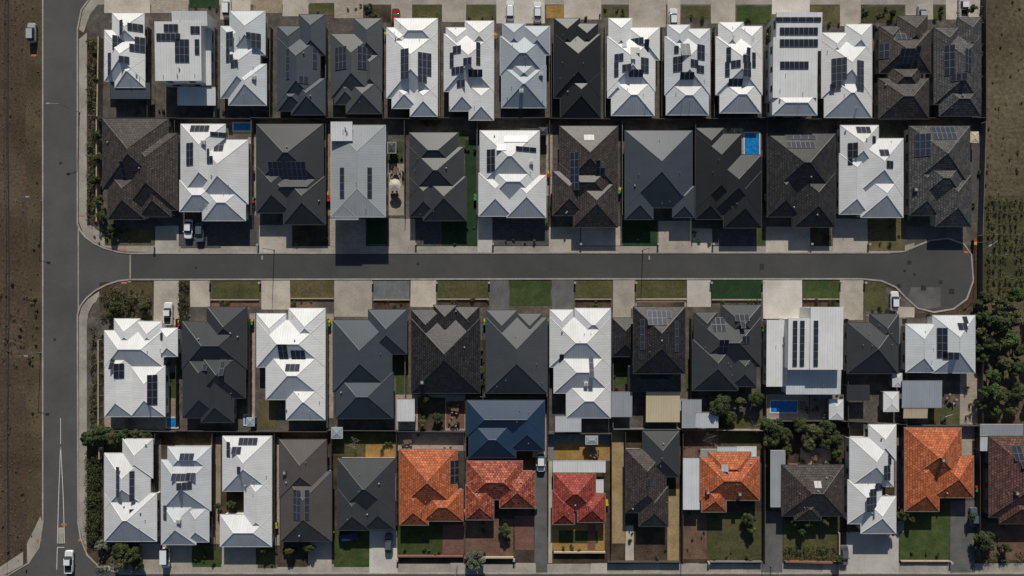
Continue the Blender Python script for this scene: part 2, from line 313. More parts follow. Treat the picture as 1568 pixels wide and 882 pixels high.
PL('',[(254,500,276,638,'sand'),(259,570,274,610,'lawn_green'),(160,637,254,660,'pav_tan'),(378,480,391,650,'pav_tan'),(396,612,424,655,'lawn_dry'),(607,540,625,604,'lawn_green'),(606,604,712,660,'pav_tan'),(640,608,682,660,'soil'),(683,614,711,656,'pav_red'),(728,520,744,600,'soil'),(500,480,511,640,'pav_tan'),
(936,546,968,600,'soil'),(940,570,960,590,'lawn_green'),(1050,560,1062,600,'lawn_olive'),(1172,604,1238,642,'pav_tan'),(1240,604,1294,642,'pav_grey'),(1376,480,1386,575,'pav_grey'),(1420,623,1468,650,'lawn_olive'),(1470,572,1498,650,'pav_tan'),
(838,660,935,706,'pav_grey'),(850,680,934,704,'orange_sand'),(840,706,846,862,'concrete'),(819,700,838,878,'drive_grey'),(937,656,957,832,'ochre'),(957,800,1022,858,'soil'),(958,805,970,858,'concrete'),(1022,748,1040,862,'ochre'),(1041,655,1166,700,'redyard'),(1100,640,1166,690,'lawn_olive'),
(1045,783,1082,856,'redyard'),(1083,783,1166,856,'lawn_olive'),(1168,783,1198,878,'drive_grey'),(1200,797,1282,855,'lawn_olive'),(1296,815,1376,878,'concrete_pale'),(1378,783,1454,856,'lawn_green'),(1455,766,1492,878,'drive_grey'),(1494,800,1568,858,'redyard'),(1370,650,1384,815,'pav_grey'),(1471,650,1492,700,'pav_tan'),
(1170,642,1298,712,'soil'),(1225,686,1272,712,'pav_tan'),(1180,690,1198,780,'drive_grey'),(607,663,712,690,'pav_tan'),(512,663,606,698,'lawn_olive'),(560,680,606,700,'orange_sand'),(610,803,678,848,'lawn_green'),(678,803,710,848,'pav_red'),(712,795,786,850,'redyard'),(788,790,817,842,'pav_red'),(816,640,838,700,'pav_tan'),
(846,803,926,842,'orange_sand'),(856,812,915,832,'lawn_green'),(900,803,912,842,'pav_red'),(512,812,566,868,'lawn_green'),(566,812,608,878,'concrete_pale'),(472,830,508,878,'concrete'),(425,830,470,868,'soil'),(340,838,392,878,'concrete'),(394,838,424,870,'lawn_olive'),(295,835,338,868,'lawn_green'),(248,833,294,878,'concrete'),
(158,662,185,690,'lawn_olive'),(214,832,246,878,'concrete'),(134,690,158,830,'soil'),(236,672,247,830,'pav_grey'),(323,670,338,833,'sand'),(417,670,428,835,'pav_tan')],3)
PL('',[(x,862,x+w,878,'concrete') for x,w in((790,30),(905,25),(970,40),(1050,20),(1120,18),(690,20),(1260,25),(1400,20))],4)
# ------------------------------------------------------------ houses
def rrect(b,mb_trim,rc,z,pitch,typ,roofm,capm,i,gm):
    x0,y0,x1,y1=rc; w=x1-x0; d=y1-y0
    if typ=='f':
        zt=z+.45; zb=z+.12
        A,B,C,D=(x0,y0,zb),(x1,y0,zb),(x1,y1,zt),(x0,y1,zt)
        b.face([A,B,C,D],roofm,uv=[(x0,y0),(x1,y0),(x1,y1),(x0,y1)])
        b.face([(x0,y1,z),(x1,y1,z),(x1,y0,z),(x0,y0,z)],'soffit')
        for q in (((x0,y0,z),(x1,y0,z),B,A),((x1,y0,z),(x1,y1,z),C,B),((x1,y1,z),(x0,y1,z),D,C),((x0,y1,z),(x0,y0,z),A,D)): b.face(q,gm)
        return
    C=[Vector((x0,y0,z)),Vector((x1,y0,z)),Vector((x1,y1,z)),Vector((x0,y1,z))]
    if w>=d:
        hh=pitch*d/2; k=0 if typ=='g' else d/2
        r0=Vector((x0+k,(y0+y1)/2,z+hh)); r1=Vector((x1-k,(y0+y1)/2,z+hh))
        F=[(C[0],C[1],r1,r0),(C[2],C[3],r0,r1),(C[1],C[2],r1),(C[3],C[0],r0)]
        hips=[(r0,r1)]+([] if typ=='g' else [(C[0],r0),(C[3],r0),(C[1],r1),(C[2],r1)])
    else:
        hh=pitch*w/2; k=0 if typ=='g' else w/2
        r0=Vector(((x0+x1)/2,y0+k,z+hh)); r1=Vector(((x0+x1)/2,y1-k,z+hh))
        F=[(C[1],C[2],r1,r0),(C[3],C[0],r0,r1),(C[0],C[1],r0),(C[2],C[3],r1)]
        hips=[(r0,r1)]+([] if typ=='g' else [(C[0],r0),(C[1],r0),(C[2],r1),(C[3],r1)])
    for f in F:
        a=(f[1]-f[0]).normalized(); n=(f[1]-f[0]).cross(f[2]-f[0]).normalized(); v=n.cross(a)
        isg=typ=='g' and len(f)==3
        b.face(f,roofm if not isg else 'w_cream',uv=[((p-f[0]).dot(a)+i*.37,(p-f[0]).dot(v)) for p in f])
    b.face([(x0,y1,z-.01),(x1,y1,z-.01),(x1,y0,z-.01),(x0,y0,z-.01)],'soffit')
    for a,c in hips:
        if (c-a).length<.2: continue
        d2=(c-a).normalized(); s=d2.cross(Vector((0,0,1))).normalized()*.11; up=Vector((0,0,.05)); dn=Vector((0,0,-.02))
        mb_trim.face([a-s+dn,c-s+dn,c+up,a+up],capm); mb_trim.face([a+up,c+up,c+s+dn,a+s+dn],capm)
    g=.11
    for q in ((x0-g,y0-g,x1+g,y0),(x0-g,y1,x1+g,y1+g),(x0-g,y0,x0,y1),(x1,y0,x1+g,y1)):
        mb_trim.box(q[0],q[1],z-.17,q[2],q[3],z+.015,gm)
def hfun(rs,x,y):
    best=(-1,None)
    for (rc,z,pitch,typ) in rs:
        x0,y0,x1,y1=rc
        if not(x0<=x<=x1 and y0<=y<=y1): continue
        if typ=='f':
            s=.33/(y1-y0); h=z+.12+(y-y0)*s; g=(0,s)
        else:
            ds=[(x-x0,(1,0)),(x1-x,(-1,0)),(y-y0,(0,1)),(y1-y,(0,-1))]
            if typ=='g': ds=ds[2:] if (x1-x0)>=(y1-y0) else ds[:2]
            m=min(ds,key=lambda t:t[0]); h=z+pitch*m[0]; g=(m[1][0]*pitch,m[1][1]*pitch)
        if h>best[0]: best=(h,g)
    return best
hn=[0]
def house(roofm,rects,panels=(),face='S',z=2.8,pitch=.45,wall='w_cream',storey=1,name=None,gut=None,sky=(),nvent=4,patios=()):
    hn[0]+=1
    if storey==2 and z==2.8: z=5.6
    tile=roofm.startswith('t_')
    name=name or ('tiled_roof_house' if tile else 'metal_roof_house')
    if storey==2: name='two_storey_house'
    light=roofm in('r_white','r_white2','r_light','r_lgrey')
    gut=gut or ('gutter_light' if light else 'gutter_dark')
    rs=[]; rb=MB(); tb=MB(); wb=MB(); ob=MB()
    for i,r in enumerate(rects):
        typ='h'; zz=z; pm=roofm; pp=pitch
        for e in r[4:]:
            if e in('f','g'): typ=e
            elif isinstance(e,(int,float)): zz=e
            else: pm=e
        if typ=='f': pp=0
        a=P(r[0],r[3],zz); c=P(r[2],r[1],zz); e=.009*i
        rc=(a[0]+e,a[1]+e,c[0]-e,c[1]-e); rs.append((rc,zz-.003*i,pp,typ))
        rrect(rb,tb,rc,zz-.003*i,pp,typ,pm,pm,i,gut)
        k=.4+.011*i if typ!='f' else .2+.011*i
        wb.box(rc[0]+k,rc[1]+k,0,rc[2]-k,rc[3]-k,zz-.02-.003*i,wall,bottom=False)
    def clear(x,y,me):
        for j,(rc,_,_,_) in enumerate(rs):
            if j!=me and rc[0]-.1<x<rc[2]+.1 and rc[1]-.1<y<rc[3]+.1: return False
        return True
    def opening(cx,cy,nx,ny,w,z0,z1,mat):
        hw=w/2
        for ww,tt,mm,za,zb in ((hw+.07,.03,'frame',z0-.07,z1+.07),(hw,.055,mat,z0,z1)):
            if nx: ob.box(min(cx,cx+nx*tt),cy-ww,za,max(cx,cx+nx*tt),cy+ww,zb,mm)
            else: ob.box(cx-ww,min(cy,cy+ny*tt),za,cx+ww,max(cy,cy+ny*tt),zb,mm)
        if w>1.6 and mat=='glass':
            if nx: ob.box(min(cx,cx+nx*.07),cy-.03,z0,max(cx,cx+nx*.07),cy+.03,z1,'frame')
            else: ob.box(cx-.03,min(cy,cy+ny*.07),z0,cx+.03,max(cy,cy+ny*.07),z1,'frame')
    fy=-1 if face=='S' else 1
    order=sorted(range(len(rs)),key=lambda j:(rs[j][0][1] if fy<0 else -rs[j][0][3]))
    gar=order[0]
    for j,(rc,zz,_,typ) in enumerate(rs):
        k=(.4 if typ!='f' else .2)+.011*j
        x0,y0,x1,y1=rc[0]+k,rc[1]+k,rc[2]-k,rc[3]-k
        floors=[0] if zz<4 else [0,2.8]
        for fl in floors:
            for (ax,nx,ny,L) in (('x',0,-1,x1-x0),('x',0,1,x1-x0),('y',-1,0,y1-y0),('y',1,0,y1-y0)):
                n=int(L/3.6)
                if j==gar and ax=='x' and ny==fy and fl==0 and L>3.4:
                    yy=y0 if ny<0 else y1; gw=min(4.8,L-.8)
                    opening(x0+.4+gw/2,yy,0,ny,gw,.06,2.3,'garage')
                    if L-gw>2.2: opening(x1-1.0,yy,0,ny,.95,.06,2.1,'door')
                    continue
                for q in range(n):
                    t=(q+.5)/n
                    if ax=='x': cx=x0+(x1-x0)*t; cy=y0 if ny<0 else y1
                    else: cy=y0+(y1-y0)*t; cx=x0 if nx<0 else x1
                    if clear(cx+nx*.7,cy+ny*.7,j): opening(cx,cy,nx,ny,U(1.2,1.9),fl+.95,fl+2.05,'glass')
    pb=MB()
    def place(px,py,zoff=0):
        X,Y=P(px,py,z+1.2); h,g=hfun(rs,X,Y)
        if g is None: return None
        for _ in range(2):
            X,Y=P(px,py,h); h2,g2=hfun(rs,X,Y)
            if g2 is None: break
            h,g=h2,g2
        n=Vector((-g[0],-g[1],1)).normalized(); u=Vector((1,0,g[0])).normalized(); v=n.cross(u).normalized()
        return Vector((X,Y,h)),u,v,n
    for p in panels:
        cx,cy,nx,ny=p[:4]; o=p[4] if len(p)>4 else 'p'
        r=place(cx,cy)
        if not r: continue
        c,u,v,n=r; mw,mh=(1.02,1.66) if o=='p' else (1.66,1.02); c=c+n*.10
        for a in range(nx):
            for d in range(ny):
                if nx*ny>8 and (a,d)==(nx-1,0) and hn[0]%3==0: continue
                m=c+u*(a-(nx-1)/2)*(mw+.04)+v*(d-(ny-1)/2)*(mh+.04)
                hm,gm_=hfun(rs,m.x,m.y)
                if gm_ is None or abs(hm-m.z)>.42: continue
                hu=u*mw/2; hv=v*mh/2; t=n*.04
                q=[m-hu-hv+t,m+hu-hv+t,m+hu+hv+t,m-hu+hv+t]; l=[m-hu-hv,m+hu-hv,m+hu+hv,m-hu+hv]
                pb.face(q,'solar_frame')
                f=.035; hu2=u*(mw/2-f); hv2=v*(mh/2-f); t2=n*.044
                pb.face([m-hu2-hv2+t2,m+hu2-hv2+t2,m+hu2+hv2+t2,m-hu2+hv2+t2],'solar',uv=[(0,0),(1,0),(1,1),(0,1)] if o=='p' else [(0,0),(0,1),(1,1),(1,0)])
                for s in range(4): pb.face([l[s],l[(s+1)%4],q[(s+1)%4],q[s]],'solar_frame')
    vb=MB()
    allx=[r[0] for r in rects]+[r[2] for r in rects]; ally=[r[1] for r in rects]+[r[3] for r in rects]
    X0,X1,Y0,Y1=min(allx),max(allx),min(ally),max(ally)
    for _ in range(nvent+3):
        px,py=U(X0+8,X1-8),U(Y0+8,Y1-8)
        if any(abs(px-p[0])<p[2]*4+5 and abs(py-p[1])<p[3]*6+5 for p in panels): continue
        r=place(px,py)
        if not r: continue
        c=r[0]
        k=R()
        if k<.6: vb.cyl(c-Vector((0,0,.1)),c+Vector((0,0,.5)),.06,.06,8,'vent')
        elif k<.8:
            vb.cyl(c-Vector((0,0,.1)),c+Vector((0,0,.25)),.13,.13,10,'vent'); vb.cyl(c+Vector((0,0,.25)),c+Vector((0,0,.45)),.2,.1,10,'vent')
        elif k<.86:
            M=Matrix.Translation(c); mm='ac' if light else 'ac_dark'; vb.box(-.45,-.4,-.2,.45,.4,.6,mm,M); vb.cyl(c+Vector((0,0,.6)),c+Vector((0,0,.65)),.32,.3,12,'vent')
    for (px,py,w,h) in sky:
        r=place(px,py)
        if r:
            c,u,v,n=r; hu=u*w/2; hv=v*h/2; 
            vb.face([c+n*.12-hu-hv,c+n*.12+hu-hv,c+n*.12+hu+hv,c+n*.12-hu+hv],'frame')
            for s,(a_,b_) in enumerate(((-1,-1),(1,-1),(1,1),(-1,1))):
                a2,b2=((1,-1),(1,1),(-1,1),(-1,-1))[s]
                A=c+hu*a_+hv*b_; B=c+hu*a2+hv*b2; vb.face([A,B,B+n*.12,A+n*.12],'frame')
            for k in(-1,1):
                cc=c+n*.135+u*(k*w/4); h2=u*(w/4-.08); v2=v*(h/2-.08); vb.face([cc-h2-v2,cc+h2-v2,cc+h2+v2,cc-h2+v2],'ac')
    for pt in patios:
        x0,y0,x1,y1,m=pt[:5]; zz=2.5; a=P(x0,y1,zz); c=P(x1,y0,zz)
        vb.face([(a[0],a[1],zz),(c[0],a[1],zz),(c[0],c[1],zz+.15),(a[0],c[1],zz+.15)],m,uv=[(a[0],a[1]),(c[0],a[1]),(c[0],c[1]),(a[0],c[1])])
        vb.face([(a[0],a[1],zz-.1),(a[0],c[1],zz-.05),(c[0],c[1],zz-.05),(c[0],a[1],zz-.1)],'soffit')
        g2='gutter_light' if m in('r_white','r_white2','r_cream','r_light','r_lgrey') else 'gutter_dark'
        vb.box(a[0]-.06,a[1]-.08,zz-.14,c[0]+.06,a[1],zz+.02,g2); vb.box(a[0]-.06,c[1],zz-.14,c[0]+.06,c[1]+.08,zz+.17,g2)
        vb.box(a[0]-.06,a[1],zz-.14,a[0],c[1],zz+.08,g2); vb.box(c[0],a[1],zz-.14,c[0]+.06,c[1],zz+.08,g2)
        for X,Y in((a[0]+.1,a[1]+.1),(c[0]-.1,a[1]+.1),(a[0]+.1,c[1]-.1),(c[0]-.1,c[1]-.1)): vb.cyl((X,Y,0),(X,Y,zz-.1),.05,.05,6,'steel')
    cx,cy=P((X0+X1)/2,(Y0+Y1)/2); off=(cx,cy,0)
    e=empty(name,off)
    rb.obj('roof',e,off); tb.obj('ridge_caps_and_gutters',e,off); wb.obj('walls',e,off); ob.obj('windows_and_doors',e,off); pb.obj('solar_panels',e,off); vb.obj('roof_fittings',e,off)
W='r_white'
# row 1
house(W,[(160,56,222,124),(172,20,221,74),(160,46,198,100),(176,90,222,134)],[(180,66,2,2),(207,42,3,1),(210,68,3,2),(168,98,1,3),(190,92,2,1),(186,42,1,2)],'N',wall='w_white',patios=[(170,127,230,151,'r_slate')])
house(W,[(238,34,309,124,'f'),(264,18,318,40,'f'),(307,40,324,131,'f',2.9)],[(262,43,3,1),(258,57,5,1),(279,78,3,3),(299,46,2,1),(302,72,1,2)],'N',storey=2,wall='w_white',patios=[(272,134,330,161,'r_white2')])
house('r_white2',[(338,68,398,150),(352,17,406,84),(338,40,375,95),(350,98,408,161)],[(352,72,2,4),(388,62,3,2),(398,84,1,2),(362,97,3,1)],'N',z=3,wall='w_white')
house('r_slate',[(425,58,490,160),(458,22,498,84),(425,40,462,96),(446,120,498,176),(425,130,470,170)],[(441,98,1,4),(482,82,1,4),(465,122,2,1)],'N')
house('r_grey',[(507,52,575,150),(542,28,585,90),(530,120,584,174),(512,120,548,160),(550,80,585,140)],[(522,89,3,3),(558,89,3,3)],'N')
house(W,[(592,50,670,150),(604,28,670,72),(628,128,670,178),(600,128,640,166),(592,42,632,80)],[(620,98,2,4),(650,104,3,4)],'N')
house(W,[(680,52,756,140),(712,32,756,80),(683,42,717,85),(688,104,728,170),(718,130,756,184)],[(700,76,2,1),(732,82,1,3),(716,94,2,1),(701,108,3,1),(728,112,3,1),(706,128,2,1),(692,92,1,2)],'N')
house('r_light',[(766,56,835,115),(770,36,804,78),(802,40,842,84),(768,100,836,165),(776,90,828,140)],(),'N',wall='w_white')
house('r_black',[(848,52,920,150),(848,28,888,82),(880,36,916,80),(858,110,920,181)],(),'N',wall='w_char')
house(W,[(930,56,1003,140),(932,28,968,82),(962,42,1010,92),(936,120,1002,177),(930,100,960,150)],[(975,64,3,1),(948,88,2,1),(973,82,2,2),(960,104,2,1),(987,100,2,2),(944,106,1,2),(956,68,1,1),(974,112,3,1),(990,72,1,2)],'N',wall='w_white')
house('r_white2',[(1018,56,1087,145),(1022,38,1056,80),(1050,44,1087,90),(1020,122,1085,176)],[(1050,76,2,2),(1063,97,2,1),(1038,98,2,2),(1073,80,2,2),(1036,76,1,1),(1052,116,3,1),(1072,106,2,1)],'N',wall='w_white')
house(W,[(1096,56,1167,145),(1100,34,1138,82),(1130,40,1167,92),(1102,122,1165,173)],[(1116,84,1,2),(1127,98,2,1),(1143,84,2,2),(1114,106,1,2),(1144,106,2,2),(1126,126,3,1),(1154,92,1,2)],'N',wall='w_white')
house(W,[(1188,20,1258,78,'f'),(1183,58,1251,150,'f'),(1183,142,1251,176,5.2)],[(1223,48,8,1),(1223,66,8,1),(1216,100,6,1),(1222,30,6,1,'l')],'N',storey=2,wall='w_white')
house(W,[(1258,62,1335,150),(1294,37,1335,84),(1258,50,1298,95),(1262,112,1335,180)],[(1285,112,3,4),(1317,116,2,4),(1275,134,1,1)],'N')
house('t_brown',[(1346,46,1425,112),(1374,24,1420,80),(1345,120,1422,182),(1360,100,1410,140),(1346,40,1380,80)],[(1382,52,3,2),(1388,86,3,2),(1354,78,2,2),(1405,82,1,2)],'N',wall='w_cream')
house('t_grey',[(1430,54,1502,160),(1466,27,1502,84),(1430,42,1468,95),(1438,130,1502,178)],[(1454,92,2,4),(1482,92,2,3),(1468,118,3,1)],'N')
# row 2
house('t_brown',[(157,182,258,290),(192,204,272,322),(165,262,222,336),(214,270,262,332)],[(187,252,1,5)],'S')
house(W,[(277,190,345,300),(300,214,380,312),(275,276,336,324),(310,285,376,338)],[(291,236,2,3),(306,197,4,1),(321,239,2,2),(336,222,2,2),(354,214,4,1),(334,206,2,1,'l')],'S',z=3.0,wall='w_white')
house('r_dgrey',[(393,190,495,285),(393,255,446,326),(434,270,498,344),(410,265,495,310)],[(423,264,3,3),(455,264,4,3)],'S')
house('r_lgrey',[(507,192,590,332),(507,292,548,336,5.5)],[(524,280,1,4),(566,280,1,4)],'S',storey=2,pitch=.2,wall='w_grey')
house('r_dgrey',[(627,203,702,262),(627,225,710,302),(648,270,714,338),(627,272,672,332)],(),'S')
house(W,[(735,200,826,285),(733,265,784,331),(776,268,836,333),(735,200,780,260),(745,250,826,310)],[(752,246,2,3),(790,213,5,1),(764,226,3,1),(800,228,4,1,'l')],'S',wall='w_white')
house('t_brown',[(857,193,946,290),(846,262,896,330),(878,275,946,348),(856,250,940,312)],[(880,262,2,5),(919,262,2,5)],'S',sky=[(902,211,2.2,1.5)])
house('r_slate',[(957,200,1060,318),(957,272,1000,336),(1030,285,1063,333)],(),'S')
house('r_black',[(1065,205,1135,320),(1085,237,1166,330),(1108,262,1166,349),(1065,196,1108,250),(1065,280,1106,336)],(),'S',wall='w_char')
house('t_black',[(1175,205,1279,300),(1175,260,1224,332),(1216,265,1279,348)],[(1226,222,6,1),(1226,210,4,1,'l')],'S')
house(W,[(1287,192,1345,262),(1308,212,1383,300),(1285,235,1330,328),(1318,265,1383,333)],[(1306,236,2,3),(1322,199,3,1),(1354,234,2,1),(1362,252,2,1),(1338,214,1,1)],'S',wall='w_white')
house('t_grey',[(1392,193,1485,285),(1392,252,1436,330),(1432,268,1487,347),(1400,240,1480,310)],[(1413,222,3,3),(1445,204,5,2)],'S')
# row 3
house(W,[(160,506,250,562),(175,488,214,535),(210,492,248,535),(160,540,204,638),(200,560,253,638),(244,502,272,546)],[(233,597,2,4),(182,568,2,2),(172,555,1,2),(247,515,1,1)],'N',z=3,wall='w_white')
house('r_dgrey',[(279,492,378,565),(317,470,378,532),(280,540,340,640),(308,560,358,647),(300,535,376,610)],[(314,562,1,3),(342,553,1,4)],'N')
house(W,[(393,490,498,562),(442,472,498,530),(393,480,438,545),(407,535,498,612),(438,585,498,643)],[(434,542,2,3),(457,546,3,2),(448,563,3,1)],'N',wall='w_white')
house('r_slate',[(510,490,600,600),(564,474,623,542),(514,570,602,641)],(),'N')
house('t_black',[(630,488,735,602),(664,467,700,520),(696,470,734,530),(630,474,676,530)],(),'N')
house('r_grey',[(744,486,838,602),(745,475,792,530),(792,480,830,520)],(),'N')
house(W,[(842,486,935,562),(880,472,935,522),(848,535,935,602),(867,585,935,640),(842,474,878,520)],[(860,547,1,5),(905,550,1,5)],'N',wall='w_white')
house('t_black',[(970,470,1049,572),(937,487,976,546,2.7),(962,560,1042,600,2.7)],[(1010,487,5,2),(984,512,1,4),(1036,515,1,4)],'N',storey=2,wall='w_cream')
house('r_dgrey',[(1063,486,1165,562),(1060,520,1130,598),(1104,467,1165,522),(1118,540,1158,592),(1063,478,1098,530)],[(1100,497,3,2),(1137,492,3,2),(1108,530,2,2),(1142,520,2,1)],'N')
house(W,[(1240,470,1290,566,'f',5.9),(1206,487,1241,566,'f'),(1173,490,1207,592,'f',2.9),(1203,564,1287,604,'f',3.4,'r_white2')],[(1217,526,1,6),(1249,526,1,6),(1228,526,1,6)],'N',storey=2,wall='w_white')
house('r_dgrey',[(1297,494,1375,572),(1332,481,1376,530)],(),'N',patios=[(1297,590,1331,613,'r_dgrey')])
house('r_white2',[(1387,496,1432,570),(1428,483,1493,571)],[(1443,525,2,4),(1474,500,2,1),(1478,490,1,1),(1456,545,3,1)],'N',wall='w_white')
# row 4
house(W,[(160,694,230,780),(188,672,234,732),(160,755,240,829)],[(181,738,1,6),(202,756,1,6)],'S',wall='w_white')
house('r_white2',[(257,684,323,722),(247,704,323,782),(247,770,300,834),(285,775,320,830)],[(286,700,3,1),(277,731,4,1),(292,730,2,1),(282,744,3,1),(253,785,1,2)],'S',wall='w_white')
house(W,[(341,668,416,752),(374,730,416,818),(337,788,416,837)],[(362,690,2,1),(380,676,4,1),(350,688,1,2),(366,720,1,1)],'S',wall='w_white')
house('r_brown',[(428,673,500,762),(430,722,508,829)],[(455,773,2,4),(470,773,1,4)],'S')
house('r_dgrey',[(517,702,605,786),(517,748,566,812),(556,734,605,811)],(),'S',patios=[(590,726,606,766,'r_white2')])
house('t_orange',[(612,688,700,778),(612,742,656,804),(648,750,709,798)],[(696,722,2,3)],'S',wall='w_red',gut='gutter_mid',patios=[(686,695,702,760,'r_grey')])
house('r_navy',[(715,613,834,668),(718,640,790,701),(780,613,834,690)],(),'N')
house('t_redorange',[(715,706,800,765),(713,742,756,796),(765,722,819,778)],(),'S',wall='w_red',gut='gutter_mid')
house('t_red',[(848,724,912,782),(846,752,880,803),(884,756,927,800)],(),'S',wall='w_cream',gut='gutter_mid',patios=[(847,706,927,723,'r_white'),(912,735,924,754,'r_white')])
house('t_brown',[(958,688,1020,785),(984,660,1040,730,'r_dgrey'),(978,745,1023,806)],[(993,738,1,1)],'S')
house('t_orange',[(1072,700,1163,766),(1074,742,1112,784),(1085,692,1150,740)],(),'S',wall='w_red',gut='gutter_mid',sky=[(1110,717,1.6,1.6)],patios=[(1046,702,1071,780,'r_white2'),(1128,684,1158,700,'r_white'),(1073,688,1100,699,'r_lgrey')])
house('t_brown',[(1197,712,1292,790),(1216,758,1258,797)],(),'S',wall='w_red',sky=[(1252,742,1.6,1.6)],patios=[(1180,690,1202,776,'r_lgrey')])
house(W,[(1301,670,1368,745),(1330,650,1372,705),(1298,735,1350,802),(1318,760,1372,817)],[(1334,772,3,4),(1358,724,2,2),(1345,745,2,1),(1362,700,1,2)],'S',z=3.2,wall='w_white')
house('t_orange',[(1385,655,1472,738),(1385,695,1438,783),(1428,698,1491,762)],(),'S',wall='w_red',gut='gutter_mid')
house('t_rust',[(1514,668,1605,792),(1530,750,1600,802)],[(1560,700,2,3)],'S',wall='w_red',patios=[(1501,650,1566,667,'r_lgrey'),(1501,670,1513,690,'r_white2')])
# outbuildings
def shed(name,x0,y0,x1,y1,m,z=2.2,wall='fence_grey'):
    b=MB(); a=P(x0,y1,z); c=P(x1,y0,z); t=MB()
    rrect(b,t,(a[0],a[1],c[0],c[1]),z,.18,'h',m,m,0,'gutter_light' if m!='r_dgrey' else 'gutter_dark')
    b.box(a[0]+.12,a[1]+.12,0,c[0]-.12,c[1]-.12,z-.03,wall,bottom=False)
    xm=(a[0]+c[0])/2; b.box(xm-.5,a[1]+.07,0.03,xm+.5,a[1]+.119,1.9,'frame'); b.box(xm-.45,a[1]+.04,.05,xm+.45,a[1]+.069,1.85,'door')
    off=((a[0]+c[0])/2,(a[1]+c[1])/2,0); e=empty(name,off); b.obj('shed_body',e,off); t.obj('gutters',e,off)
def patio(x0,y0,x1,y1,m,z=2.6):
    b=MB(); a=P(x0,y1,z); c=P(x1,y0,z)
    b.face([(a[0],a[1],z),(c[0],a[1],z),(c[0],c[1],z+.2),(a[0],c[1],z+.2)],m,uv=[(a[0],a[1]),(c[0],a[1]),(c[0],c[1]),(a[0],c[1])])
    b.box(a[0]-.05,a[1]-.1,z-.18,c[0]+.05,a[1],z+.02,'gutter_mid'); b.box(a[0]-.05,c[1],z-.1,c[0]+.05,c[1]+.08,z+.22,'gutter_mid')
    n=3
    for i in range(n+1):
        X=a[0]+.1+(c[0]-a[0]-.2)*i/n
        b.box(X-.04,a[1],z-.16,X+.04,c[1],z-.03,'steel')
        for Y in(a[1]+.12,c[1]-.12): b.cyl((X,Y,0),(X,Y,z-.1),.05,.05,6,'steel')
    off=((a[0]+c[0])/2,(a[1]+c[1])/2,0); b.obj('patio_cover',None,off)
house(W,[(507,187,540,216,'f',6.6)],(),'S',storey=2,wall='w_grey',nvent=0)
for q in((608,611,635,645,'r_white'),(936,600,968,638,'r_lgrey'),(850,637,890,661,'r_white2'),(1044,612,1074,655,'r_lgrey'),(1065,632,1100,655,'r_white2'),(989,600,1041,646,'r_cream'),(1381,583,1442,624,'r_light'),(1383,626,1420,640,'r_cream'),(1098,684,1128,699,'r_white2')): patio(*q)
for q in((1270,612,1291,642,'r_white'),(1353,600,1376,630,'r_white'),(1367,572,1381,592,'r_white2'),(897,668,915,680,'r_lgrey'),(508,655,524,671,'r_light'),(594,218,606,234,'r_grey'),(825,195,838,206,'r_dgrey'),(1042,612,1052,628,'r_lgrey'),(1486,202,1498,218,'r_cream'),(378,640,389,652,'r_light')): shed('garden_shed',*q)
# pools
def pool(x0,y0,x1,y1):
    b=MB(); a=P(x0,y1); c=P(x1,y0); e=.3
    b.box(a[0]-e,a[1]-e,.01,c[0]+e,a[1],.16,'pool_edge'); b.box(a[0]-e,c[1],.01,c[0]+e,c[1]+e,.16,'pool_edge')
    b.box(a[0]-e,a[1],.01,a[0],c[1],.16,'pool_edge'); b.box(c[0],a[1],.01,c[0]+e,c[1],.16,'pool_edge')
    b.face([(a[0],a[1],.11),(c[0],a[1],.11),(c[0],c[1],.11),(a[0],c[1],.11)],'pool_water')
    b.obj('swimming_pool',None,((a[0]+c[0])/2,(a[1]+c[1])/2,0))
pool(1140,204,1162,237); pool(1180,614,1220,631); pool(256,640,272,654); pool(358,189,386,200); pool(804,203,824,208); pool(375,636,386,650)
# ------------------------------------------------------------ fences
def fence(x0,y0,x1,y1,m='fence_dark',h=1.8,name='boundary_fence',th=.06):
    a=Vector((*P(x0,y0),0)); c=Vector((*P(x1,y1),0)); L=(c-a).length; ang=math.atan2((c-a).y,(c-a).x)
    M=Matrix.Rotation(ang,4,'Z'); b=MB()
    b.box(0,-th/2,.0,L,th/2,h,m,M); b.box(0,-th/2-.03,h,L,th/2+.03,h+.05,m,M)
    n=max(1,int(L/2.4))
    for i in range(n+1): X=L*i/n; b.box(X-.04,-th/2-.05,0,X+.04,th/2+.05,h+.09,m,M)
    o=b.obj(name); o.location=a
for x in(232,333,418,502,588,675,760,843,925,1011,1091,1174,1255,1341,1427): fence(x,46,x+U(-1,1),182,random.choice(['fence_dark','fence_dark','fence_grey']))
fence(158,60,156,181,'limestone',1.9,'garden_wall',.2)
x=156
for nx in(275,388,501,620,730,842,950,1062,1172,1283,1388,1502): fence(x,184+U(-1.5,1.5),nx,184+U(-1.5,1.5),'fence_dark'); x=nx
for x in(273,389,502,621,731,841,951,1062,1171,1282,1388): fence(x,187,x,330,random.choice(['fence_dark','fence_grey']))
fence(154,186,154,340,'limestone',1.6,'garden_wall',.2)
fence(1502,-40,1502,188,'fence_dark'); fence(1502,190,1497,360,'fence_grey'); fence(1497,362,1497,655,'fence_dark')
for x in(275,386,504,622,740,840,937,1056,1169,1293,1382): fence(x,488,x,652,random.choice(['fence_dark','fence_grey']))
fence(157,520,157,656,'limestone',1.7,'garden_wall',.2)
for a,c in((158,275),(275,386),(386,504),(504,608),(608,712)): fence(a,658+U(-1.5,1.5),c,658+U(-1.5,1.5),'fence_dark')
